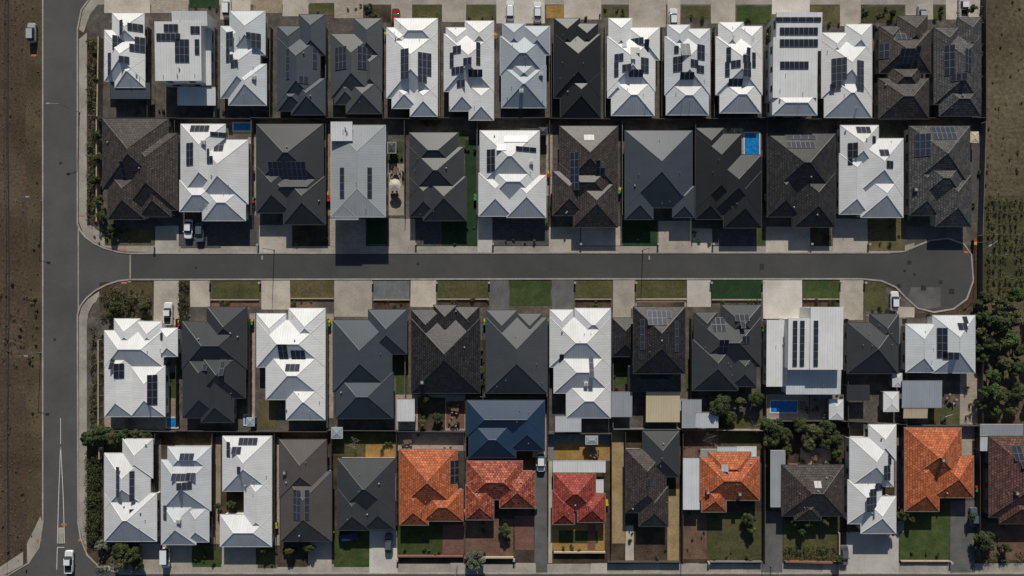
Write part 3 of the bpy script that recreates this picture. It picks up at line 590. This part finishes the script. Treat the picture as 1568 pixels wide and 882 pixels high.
fence(838,606,838,700,'fence_dark'); fence(714,604,714,700,'fence_dark'); fence(714,606,838,606,'fence_dark'); fence(838,662,935,662,'fence_dark'); fence(938,655,1042,655,'fence_grey'); fence(1042,656,1168,657,'fence_tan'); fence(1170,643,1294,643,'fence_dark'); fence(1294,643,1382,648,'fence_dark'); fence(1382,650,1497,650,'fence_dark')
for x,y0,y1 in((243,662,815),(330,662,820),(424,662,820),(510,662,815),(609,662,800),(711,662,800),(839,705,800),(956,660,740),(935,664,845),(1043,660,860),(1167,645,860),(1295,650,812),(1377,652,785),(1493,655,850)): fence(x,y0,x,y1,'fence_dark')
fence(610,850,709,850,'fence_rust',.9,'brick_front_wall',.22); fence(712,852,786,852,'limestone',.9,'brick_front_wall',.22); fence(848,844,926,844,'limestone',.9,'brick_front_wall',.22); fence(1200,858,1282,860,'fence_rust',1,'brick_front_wall',.22); fence(1086,858,1165,858,'fence_grey',1.1,'picket_fence'); fence(1378,858,1452,858,'limestone',.6,'brick_front_wall',.2); fence(930,858,1040,858,'fence_dark',1.2,'picket_fence'); fence(158,662,158,700,'limestone',1.6,'garden_wall',.2)
for a,c,y in((323,397,459),(445,511,457),(572,627,459),(670,748,458),(881,936,458),(974,1051,458),(1090,1165,459),(1229,1285,458)): fence(a,y,c,y,'limestone',.35,'garden_edging_wall',.18)
fence(975,462,1048,462,'fence_tan',1.1,'picket_fence')
fence(1283,815,1283,876,'limestone',.8,'brick_front_wall',.2)
b=MB(); p0=P(9,-60); p1=P(12,960)
for i in range(50):
    t=i/49; X=p0[0]+(p1[0]-p0[0])*t; Y=p0[1]+(p1[1]-p0[1])*t; b.cyl((X,Y,0),(X,Y,1.3),.05,.045,6,'wood')
for z in(.4,.8,1.2): b.cyl((p0[0],p0[1],z),(p1[0],p1[1],z),.008,.008,4,'steel')
b.obj('wire_fence')
# ------------------------------------------------------------ foliage
def leaves(b,c,r,n,mat,size,shade,squash=.8):
    for _ in range(n):
        d=Vector((random.gauss(0,1),random.gauss(0,1),random.gauss(0,1))).normalized()
        rr=r*(R()**.35); p=Vector(c)+Vector((d.x*rr,d.y*rr,d.z*rr*squash))
        s=size*U(.6,1.4); nn=(d*.5+Vector((U(-.7,.7),U(-.7,.7),U(.2,1)))).normalized()
        u=nn.orthogonal().normalized(); w=nn.cross(u); a=U(0,6.28); u2=u*math.cos(a)+w*math.sin(a); w2=nn.cross(u2)
        b.face([p-u2*s,p-w2*s*.45,p+u2*s,p+w2*s*.45],mat,uv=[(0,0)]*4,shade=max(.01,min(1,shade+U(-.2,.2))))
def treemesh(rad,h,mat,k=16,n=150,size=.28):
    b=MB(); b.cyl((0,0,0),(0,0,h*.45),.16*rad/2,.1*rad/2,8,'bark')
    for i in range(k):
        a=6.283*i/k*2.4+U(-.3,.3); q=rad*U(.15,.78); z=h*U(.5,.88)-(q/rad)*h*.12
        c=Vector((math.cos(a)*q,math.sin(a)*q,z)); m=Vector((math.cos(a)*q*.35,math.sin(a)*q*.35,h*.5))
        b.cyl((0,0,h*.4),m,.07*rad/2,.05*rad/2,5,'bark',False); b.cyl(m,c,.05*rad/2,.02,5,'bark',False)
        leaves(b,c,rad*U(.22,.38),n,mat,size,U(.1,.9))
    return b.mesh('tree_mesh')
def shrubmesh(rad,h,mat,k=6,n=60,size=.14):
    b=MB()
    for i in range(k):
        a=U(0,6.28); q=rad*U(0,.6); c=(math.cos(a)*q,math.sin(a)*q,h*U(.4,.7))
        b.cyl((0,0,0),c,.03,.015,4,'bark',False); leaves(b,c,rad*U(.35,.5),n,mat,size,U(.1,.9),.9)
    return b.mesh('shrub_mesh')
TM={m:[treemesh(2.5,4.6,m,int(U(15,21)),200,.25) for _ in range(2)] for m in('leaf_dark','leaf_olive','leaf_green','leaf_grey')}
SM={m:[shrubmesh(1,1.3,m) for _ in range(3)] for m in('leaf_dark','leaf_olive','leaf_green','leaf_grey','leaf_dry','leaf_red')}
def tree(px,py,r,m='leaf_dark',hs=1,name='garden_tree'):
    s=r*S/2.5; x,y=P(px,py,3); o=bpy.data.objects.new(name,random.choice(TM[m])); COL.objects.link(o); o.location=(x,y,0); o.rotation_euler=(0,0,U(0,6.28)); o.scale=(s,s*U(.85,1.15),s*hs*U(.85,1.1) if s>.6 else .6*hs)
def shrub(px,py,r,m='leaf_dark',hs=1,name='garden_shrub'):
    s=r*S; x,y=P(px,py); o=bpy.data.objects.new(name,random.choice(SM[m])); COL.objects.link(o); o.location=(x,y,0); o.rotation_euler=(0,0,U(0,6.28)); o.scale=(s,s*U(.8,1.2),s*hs*U(.7,1.2))
def mass(name,pts,mat,n=22,size=.16):
    b=MB()
    for (px,py,r,z) in pts:
        x,y=P(px,py); leaves(b,(x,y,z),r,n,mat,size,U(.05,.95),.8)
    b.obj(name)
D,O,G,Y='leaf_dark','leaf_olive','leaf_green','leaf_grey'
for t in [(132,672,14,D),(150,665,16,D),(170,672,14,O),(185,668,13,D),(205,666,11,O),(222,672,10,D),(150,680,10,O),(182,843,16,D),(200,852,15,D),(165,835,10,Y),(180,862,14,O),(205,868,10,D),(148,840,8,Y),
(1103,622,20,D),(1118,640,13,D),(1160,611,15,D),(1138,618,10,O),(1188,656,17,D),(1183,676,14,O),(1205,668,15,D),(1226,652,14,D),(1248,665,16,O),(1268,655,14,D),(1283,672,14,D),(1240,684,12,O),(1285,694,10,G),(1208,690,11,D),(1265,680,12,D),(1175,650,11,G),
(1150,797,12,D),(1153,812,8,O),(772,815,10,D),(728,858,15,Y),(720,868,9,D),(1385,792,11,D),(1400,797,7,O),(1510,828,17,D),(1520,838,10,G),(1548,842,8,D),(1240,803,9,D),(1218,800,8,D),(1268,800,8,O),(1232,818,7,D),
(650,612,9,D),(668,640,9,D),(645,650,7,O),(1495,795,6,D),(1290,860,9,D),(1372,818,7,D),(470,842,9,D),(440,848,8,O),(402,845,7,D),(330,778,5,D),(350,775,7,G),(735,538,8,O),(735,570,8,G),(736,588,6,D),(215,470,10,O),(172,470,10,D),(190,462,7,D),(163,482,9,O),
(1515,455,13,D),(1535,463,16,O),(1558,452,15,G),(1512,485,12,G),(1530,492,18,D),(1555,488,17,O),(1508,510,11,O),(1520,525,15,D),(1545,520,18,G),(1565,535,14,D),(1512,550,10,D),(1540,556,15,O),(1560,565,15,D),(1525,575,14,G),(1520,600,15,G),(1540,605,14,O),(1562,600,14,D),(1508,622,9,D),(1530,630,10,G),(1556,628,11,O),(1590,480,16,D),(1590,540,16,D),(1590,610,14,D),(1504,465,8,G),(1505,535,8,G),
(562,10,9,D),(570,20,7,O),(1495,10,7,G),(1330,18,6,D),(1350,22,6,O),(1372,17,6,D),(142,205,8,D),(144,240,9,O),(140,275,8,D),(146,305,8,O),(150,330,9,D),(165,350,8,D),(140,80,6,O),(142,120,6,D)]:
    tree(*t)
mass('clipped_hedge',[(U(136,154),U(692,828),U(.5,.9),U(.5,1.4)) for _ in range(420)],D,20)
mass('garden_planting',[(U(136,152),U(190,340),U(.3,.7),U(.3,.9)) for _ in range(130)],O,18)
mass('garden_planting',[(U(136,152),U(60,182),U(.3,.6),U(.3,.8)) for _ in range(90)],O,18)
mass('garden_planting',[(U(155,232),U(440,490),U(.3,.7),U(.3,.8)) for _ in range(110)],O,18)
mass('garden_planting',[(U(140,158),U(500,655),U(.3,.6),U(.3,.8)) for _ in range(130)],O,18)
mass('hedge_row',[(U(276,289),U(432,498),U(.35,.7),U(.4,1)) for _ in range(50)],D,20)
mass('hedge_row',[(1501+U(-2,2),U(10,180),U(.3,.6),U(.3,.9)) for _ in range(30)],O,18)
mass('front_garden_planting',[(U(1200,1280),U(835,855),U(.3,.7),U(.3,.7)) for _ in range(50)],D,20)
mass('front_garden_planting',[(U(1496,1568),U(845,860),U(.3,.8),U(.3,.8)) for _ in range(40)],O,20)
mass('front_garden_planting',[(U(150,215),U(830,872),U(.3,.8),U(.3,.8)) for _ in range(90)],Y,20)
v=[]
for k in range(9):
    yy=308+k*17
    for c_ in range(14):
        xx=1513+c_*8.5+U(-1.5,1.5)
        if R()<.85:
            for _ in range(4): v.append((xx+U(-2,2),yy+U(-3.5,3.5),U(.22,.5),U(.3,1.1)))
mass('vineyard_rows',v,O,14,.16)
mass('dry_grass_tufts',[(U(-40,62),U(-20,900),U(.12,.35),.1) for _ in range(420)],'leaf_dry',7,.13)
mass('low_scrub',[(U(0,60),U(450,560),U(.3,.7),.3) for _ in range(36)],O,14,.16)
mass('field_grass_tufts',[(U(1506,1640),U(-20,640),U(.15,.4),.1) for _ in range(300)],O,7,.13)
def scat(n,x0,y0,x1,y1,mats=(D,O,G),r=(2.2,5)):
    for _ in range(n): shrub(U(x0,x1),U(y0,y1),U(*r),random.choice(mats))
for q in [(4,278,8,336,16),(6,474,8,556,26),(4,632,24,676,30),(3,715,26,757,33),(4,836,24,925,29),(4,925,12,962,26),(3,1044,24,1086,30),(4,1128,30,1180,38),(6,1320,12,1385,34),(4,1430,10,1446,30),(5,1242,30,1284,40),
(7,340,168,420,180),(6,430,174,500,182),(6,600,178,675,182),(7,640,183,670,196),(6,930,179,1003,184),(6,470,180,500,190),(4,1180,177,1250,184),(5,200,165,260,180),(6,160,350,200,360),(8,165,445,230,490),(6,324,459,396,468),(5,446,460,480,468),(4,575,460,625,472),(6,672,459,748,467),(4,882,460,936,474),(6,1092,460,1165,467),(5,1230,459,1285,468),(4,1325,470,1357,476),
(8,642,610,680,655),(5,510,664,606,694),(5,1425,640,1465,648),(5,612,840,678,848),(6,714,798,784,850),(4,850,834,925,842),(4,960,810,1020,855),(5,1046,785,1080,855),(6,1085,845,1165,856),(8,1496,805,1568,856),(4,1378,845,1452,855),(5,425,832,468,866),(5,295,836,338,866),(5,394,840,424,868),(4,512,812,566,818),(4,156,520,160,640),(5,938,550,966,598),(4,1052,560,1060,600),
(4,594,216,616,250),(3,712,214,730,230),(3,835,290,846,345),(4,1062,350,1090,375),(5,1244,350,1272,374),(5,449,350,503,374),(5,640,345,730,374),(5,756,345,838,372),(4,955,345,1005,374),(5,1335,340,1386,382),(3,1486,230,1498,340),(5,1400,480,1495,485),(6,1055,600,1100,612),(5,1240,605,1290,640)]:
    scat(*q)
scat(10,134,360,200,372,(O,D,Y),(2,4)); scat(12,1172,700,1296,712,(D,G),(3,6)); scat(16,1046,656,1100,690,(O,'leaf_dry'),(1.5,3)); scat(14,1375,652,1384,780,(D,G),(2,3.5)); scat(8,478,170,500,184,(D,G),(2,4)); scat(6,270,440,290,500,('leaf_red',Y),(2,3.5))
scat(14,2,430,60,560,(O,'leaf_dry'),(2,5)); scat(40,2,5,60,880,('leaf_dry',O),(1,2.5)); scat(50,1506,0,1566,440,(O,'leaf_dry'),(1,3))
# ------------------------------------------------------------ vehicles
def loft(b,rings,mat,capA=True,capB=True):
    for i in range(len(rings)-1):
        n=len(rings[i])
        for j in range(n):
            k=(j+1)%n
            b.face([rings[i][j],rings[i][k],rings[i+1][k],rings[i+1][j]],mat,smooth=True)
    if capB: b.face(rings[-1],mat)
    if capA: b.face(rings[0][::-1],mat)
def outline(L,Wd,z,dx=0,cf=.22):
    pts=[]
    hl,hw=L/2,Wd/2
    rx=cf*Wd*1.2; ry=cf*Wd
    for sx,sy,a0 in((1,1,0),(-1,1,90),(-1,-1,180),(1,-1,270)):
        for t in range(4):
            a=math.radians(a0+t*30)
            pts.append((dx+sx*(hl-rx)+rx*math.cos(a),sy*(hw-ry)+ry*math.sin(a),z))
    return pts
def car(px,py,deg,paint='car_white',kind='car',name='parked_car'):
    b=MB(); L,Wd=(4.5,1.82) if kind!='ute' else (5.2,1.88)
    rings=[outline(L*.94,Wd*.92,.22),outline(L,Wd*.99,.42),outline(L,Wd,.62),outline(L*.985,Wd*.97,.82),outline(L*.95,Wd*.90,.93)]
    loft(b,rings,paint)
    if kind=='car': cab=[(-.30,2.75,.93,.90),(-.34,2.35,1.22,.84),(-.38,1.70,1.46,.74)]
    elif kind=='suv': cab=[(-.35,3.05,.95,.92),(-.40,2.75,1.3,.87),(-.45,2.25,1.66,.78)]
    elif kind=='van': cab=[(-.35,3.7,.95,.95),(-.42,3.5,1.5,.93),(-.5,3.2,1.95,.86)]
    else: cab=[(.25,2.15,.93,.9),(.2,1.85,1.25,.85),(.15,1.3,1.66,.76)]
    rg=[outline(l,Wd*w,z,dx,.16) for dx,l,z,w in cab]
    loft(b,rg,'glass',False,True)
    l=cab[-1]; b.box(l[0]-l[1]/2+.02,-Wd*l[3]/2+.03,l[2]-.005,l[0]+l[1]/2-.02,Wd*l[3]/2-.03,l[2]+.035,paint)
    for sx in(1,-1):
        for sy in(1,-1):
            a=(cab[0][0]+sx*(cab[0][1]/2-.25),sy*Wd*cab[0][3]*.47,cab[0][2]); c=(l[0]+sx*(l[1]/2-.15),sy*Wd*l[3]*.46,l[2]+.01); b.cyl(a,c,.05,.04,5,paint)
    if kind=='ute':
        b.box(-2.45,-.8,.9,-.85,.8,.935,'rubber'); b.box(-2.5,-.88,.9,-.82,-.8,1.12,paint);b.box(-2.5,.8,.9,-.82,.88,1.12,paint);b.box(-2.56,-.88,.9,-2.5,.88,1.12,paint); b.box(-.82,-.88,.9,-.77,.88,1.12,paint)
    for sx in(.31,-.31):
        for sy in(1,-1):
            y=sy*Wd*.5; b.cyl((L*sx,y-sy*.22,.33),(L*sx,y+sy*.01,.33),.33,.33,14,'rubber'); b.cyl((L*sx,y+sy*.01,.33),(L*sx,y+sy*.02,.33),.2,.18,10,'chrome')
    for sy in(1,-1):
        b.box(L*.44,sy*.55-.2,.62,L*.485,sy*.55+.2,.78,'lamp_clear'); b.box(-L*.49,sy*.6-.16,.62,-L*.45,sy*.6+.16,.8,'lamp_red')
        b.box(.55,min(sy*Wd*.5,sy*Wd*.6),.92,.75,max(sy*Wd*.5,sy*Wd*.6),1.06,paint)
    b.box(L*.485,-.5,.4,L*.5+.01,.5,.56,'rubber'); b.box(L*.22,-.6,.935,L*.44,.6,.945,paint)
    x,y=P(px,py); o=b.obj(name); o.location=(x,y,.06); o.rotation_euler=(0,0,math.radians(deg)); return o
car(52,52,90,'car_silver','suv'); car(291,351,-92,'car_white'); car(308,356,-88,'car_grey'); car(260,480,90,'car_white','ute','pickup_truck'); car(256,852,-90,'car_white','van','delivery_van')
car(109,858,90,'car_white','ute','pickup_truck'); car(534,820,5,'car_blue'); car(596,830,90,'car_grey'); car(828,706,-90,'car_white','suv'); car(1367,461,90,'car_white','car'); car(349,13,90,'car_white','suv'); car(607,30,90,'car_red')
car(781,18,90,'car_white','suv'); car(823,20,90,'car_white'); car(1030,30,90,'car_white'); car(1409,24,90,'car_silver'); car(1472,12,90,'car_white','ute','pickup_truck'); car(1290,848,-90,'car_grey'); car(1488,790,90,'car_grey')
# ------------------------------------------------------------ street furniture
def lamp(px,py,deg,h=7.5):
    b=MB(); b.cyl((0,0,0),(0,0,.25),.18,.16,10,'steel'); b.cyl((0,0,.2),(0,0,h),.09,.06,10,'steel'); b.cyl((0,0,h-.05),(1.9,0,h+.25),.05,.04,8,'steel')
    b.box(1.7,-.14,h+.18,2.5,.14,h+.32,'vent'); b.box(1.85,-.1,h+.15,2.4,.1,h+.179,'lamp_clear')
    x,y=P(px,py); o=b.obj('street_lamp'); o.location=(x,y,0); o.rotation_euler=(0,0,math.radians(deg))
lamp(122,172,180); lamp(984,383,-90); lamp(420,383,-90); lamp(66-4,540,0); lamp(1493,372,-150); lamp(700,866,-90); lamp(64,308,0); lamp(1180,866,-90)
def binn(px,py,lid):
    b=MB(); b.face([(-.2,-.24,.05),(-.27,-.33,.95),(.27,-.33,.95),(.2,-.24,.05)][::-1],'bin_green'); b.face([(.2,.24,.05),(.27,.33,.95),(-.27,.33,.95),(-.2,.24,.05)][::-1],'bin_green')
    b.face([(.2,-.24,.05),(.27,-.33,.95),(.27,.33,.95),(.2,.24,.05)][::-1],'bin_green'); b.face([(-.2,.24,.05),(-.27,.33,.95),(-.27,-.33,.95),(-.2,-.24,.05)][::-1],'bin_green')
    b.box(-.3,-.36,.95,.3,.36,1.03,lid); b.cyl((-.25,.33,.1),(.25,.33,.1),.1,.1,10,'rubber'); b.cyl((-.25,.39,.92),(.25,.39,.92),.02,.02,6,'rubber')
    x,y=P(px,py); o=b.obj('wheelie_bin'); o.location=(x,y,.04); o.rotation_euler=(0,0,U(0,6.28))
for x,y in((503,297),(506,302),(389,305),(728,300),(840,265),(948,290),(1170,300),(1388,330),(273,310),(1168,500),(1294,500),(840,490),(742,490),(623,492),(505,492),(388,490),(275,492),(1378,575),(327,790),(424,800),(510,808),(713,780),(820,770),(928,765),(1044,775),(1295,800),(1492,744),(1376,770),(593,48),(759,55),(1092,50),(1175,55),(1489,368)):
    binn(x,y,random.choice(['lid_red','lid_yellow','lid_green','lid_yellow'])); binn(x+U(-1,1),y+5,random.choice(['lid_red','lid_yellow','lid_green']))
def dining(px,py):
    b=MB(); b.box(-.9,-.5,.7,.9,.5,.75,'wood')
    for a in(-.8,.8):
        for c in(-.4,.4): b.box(a-.04,c-.04,0,a+.04,c+.04,.7,'wood')
    for a in(-.5,.5):
        for s in(-1,1):
            y0=s*.85; b.box(a-.22,y0-.22,.42,a+.22,y0+.22,.46,'furn'); b.box(a-.22,y0+min(s*.18,s*.22),.46,a+.22,y0+max(s*.18,s*.22),.9,'furn')
            for q in(-.18,.18):
                for w in(-.18,.18): b.box(a+q-.02,y0+w-.02,0,a+q+.02,y0+w+.02,.42,'furn')
    x,y=P(px,py); o=b.obj('outdoor_dining_set'); o.location=(x,y,.06); o.rotation_euler=(0,0,U(0,3))
for q in((606,262),(605,300),(697,625),(695,645),(1228,620),(385,260),(1120,212),(1248,698),(910,692),(625,675),(266,520),(200,648),(1455,610),(818,655)): dining(*q)
def pot(px,py):
    b=MB(); b.cyl((0,0,0),(0,0,.45),.18,.28,12,'pot'); leaves(b,(0,0,.75),.35,60,G,.1,.5); x,y=P(px,py); o=b.obj('potted_plant'); o.location=(x,y,.06)
for _ in range(50):
    q=random.choice([(594,252,620,328),(684,616,710,655),(1225,606,1236,640),(381,212,391,328),(258,502,272,560),(607,664,710,686),(848,664,934,704),(1242,606,1292,640),(1088,198,1136,230),(1472,574,1494,640)]); pot(U(q[0],q[2]),U(q[1],q[3]))
def mailbox(px,py):
    b=MB(); b.box(-.2,-.2,0,.2,.2,1.0,'limestone'); b.box(-.24,-.24,1.0,.24,.24,1.06,'frame'); b.box(-.12,-.215,.7,.12,-.2,.82,'steel'); x,y=P(px,py); o=b.obj('letterbox'); o.location=(x,y,0)
for x,y in((237,379),(396,375),(637,374),(755,374),(889,374),(1007,374),(1091,374),(1241,374),(1329,374),(322,433),(399,433),(571,433),(669,433),(749,433),(880,433),(973,433),(1088,433),(1167,433),(1286,433),(1323,433),(609,856),(787,856),(1084,860),(1454,860)): mailbox(x,y)
def umbrella(px,py):
    b=MB(); b.cyl((0,0,0),(0,0,2.4),.03,.03,6,'steel'); n=8; t=Vector((0,0,2.55))
    for i in range(n):
        a=6.283*i/n; c=6.283*(i+1)/n; b.face([(1.4*math.cos(a),1.4*math.sin(a),2.1),(1.4*math.cos(c),1.4*math.sin(c),2.1),t],'pool_edge')
    x,y=P(px,py); o=b.obj('garden_umbrella'); o.location=(x,y,.05)
umbrella(607,285)
def hoist(px,py):
    b=MB(); b.cyl((0,0,0),(0,0,2),.04,.04,8,'steel')
    for i in range(4):
        a=math.pi/2*i+.4; b.cyl((0,0,1.8),(1.6*math.cos(a),1.6*math.sin(a),2.1),.02,.02,5,'steel')
    for r in(.6,1,1.4):
        for i in range(4):
            a=math.pi/2*i+.4; c=a+math.pi/2; z=1.8+.3*r/1.6; b.cyl((r*math.cos(a),r*math.sin(a),z),(r*math.cos(c),r*math.sin(c),z),.008,.008,4,'steel')
    x,y=P(px,py); o=b.obj('clothes_hoist'); o.location=(x,y,.05)
hoist(545,675); hoist(1082,668); hoist(1150,650); hoist(1440,636)
# ------------------------------------------------------------ light, world, camera
el=math.radians(28.5); az=math.radians(2)
sd=Vector((math.sin(az)*math.cos(el),math.cos(az)*math.cos(el),math.sin(el)))
sl=bpy.data.lights.new('sun','SUN'); sl.energy=4.1; sl.angle=math.radians(.5); sl.color=(1,.95,.87)
so=bpy.data.objects.new('sun',sl); COL.objects.link(so); so.rotation_euler=sd.to_track_quat('Z','Y').to_euler(); so.location=(0,40,120)
w=bpy.data.worlds.new('World'); scene.world=w; w.use_nodes=True; nt=w.node_tree
sk=nt.nodes.new('ShaderNodeTexSky'); sk.sky_type='NISHITA'; sk.sun_disc=False; sk.sun_elevation=el; sk.sun_rotation=az
nt.links.new(sk.outputs[0],nt.nodes['Background'].inputs[0]); nt.nodes['Background'].inputs[1].default_value=.05
cam=bpy.data.cameras.new('camera'); cam.sensor_width=36; cam.lens=36*HC/(1568*S); cam.clip_end=10000
co=bpy.data.objects.new('camera',cam); COL.objects.link(co); co.location=(0,0,HC); scene.camera=co
scene.view_settings.view_transform='Standard'; scene.view_settings.look='None'; scene.view_settings.exposure=0
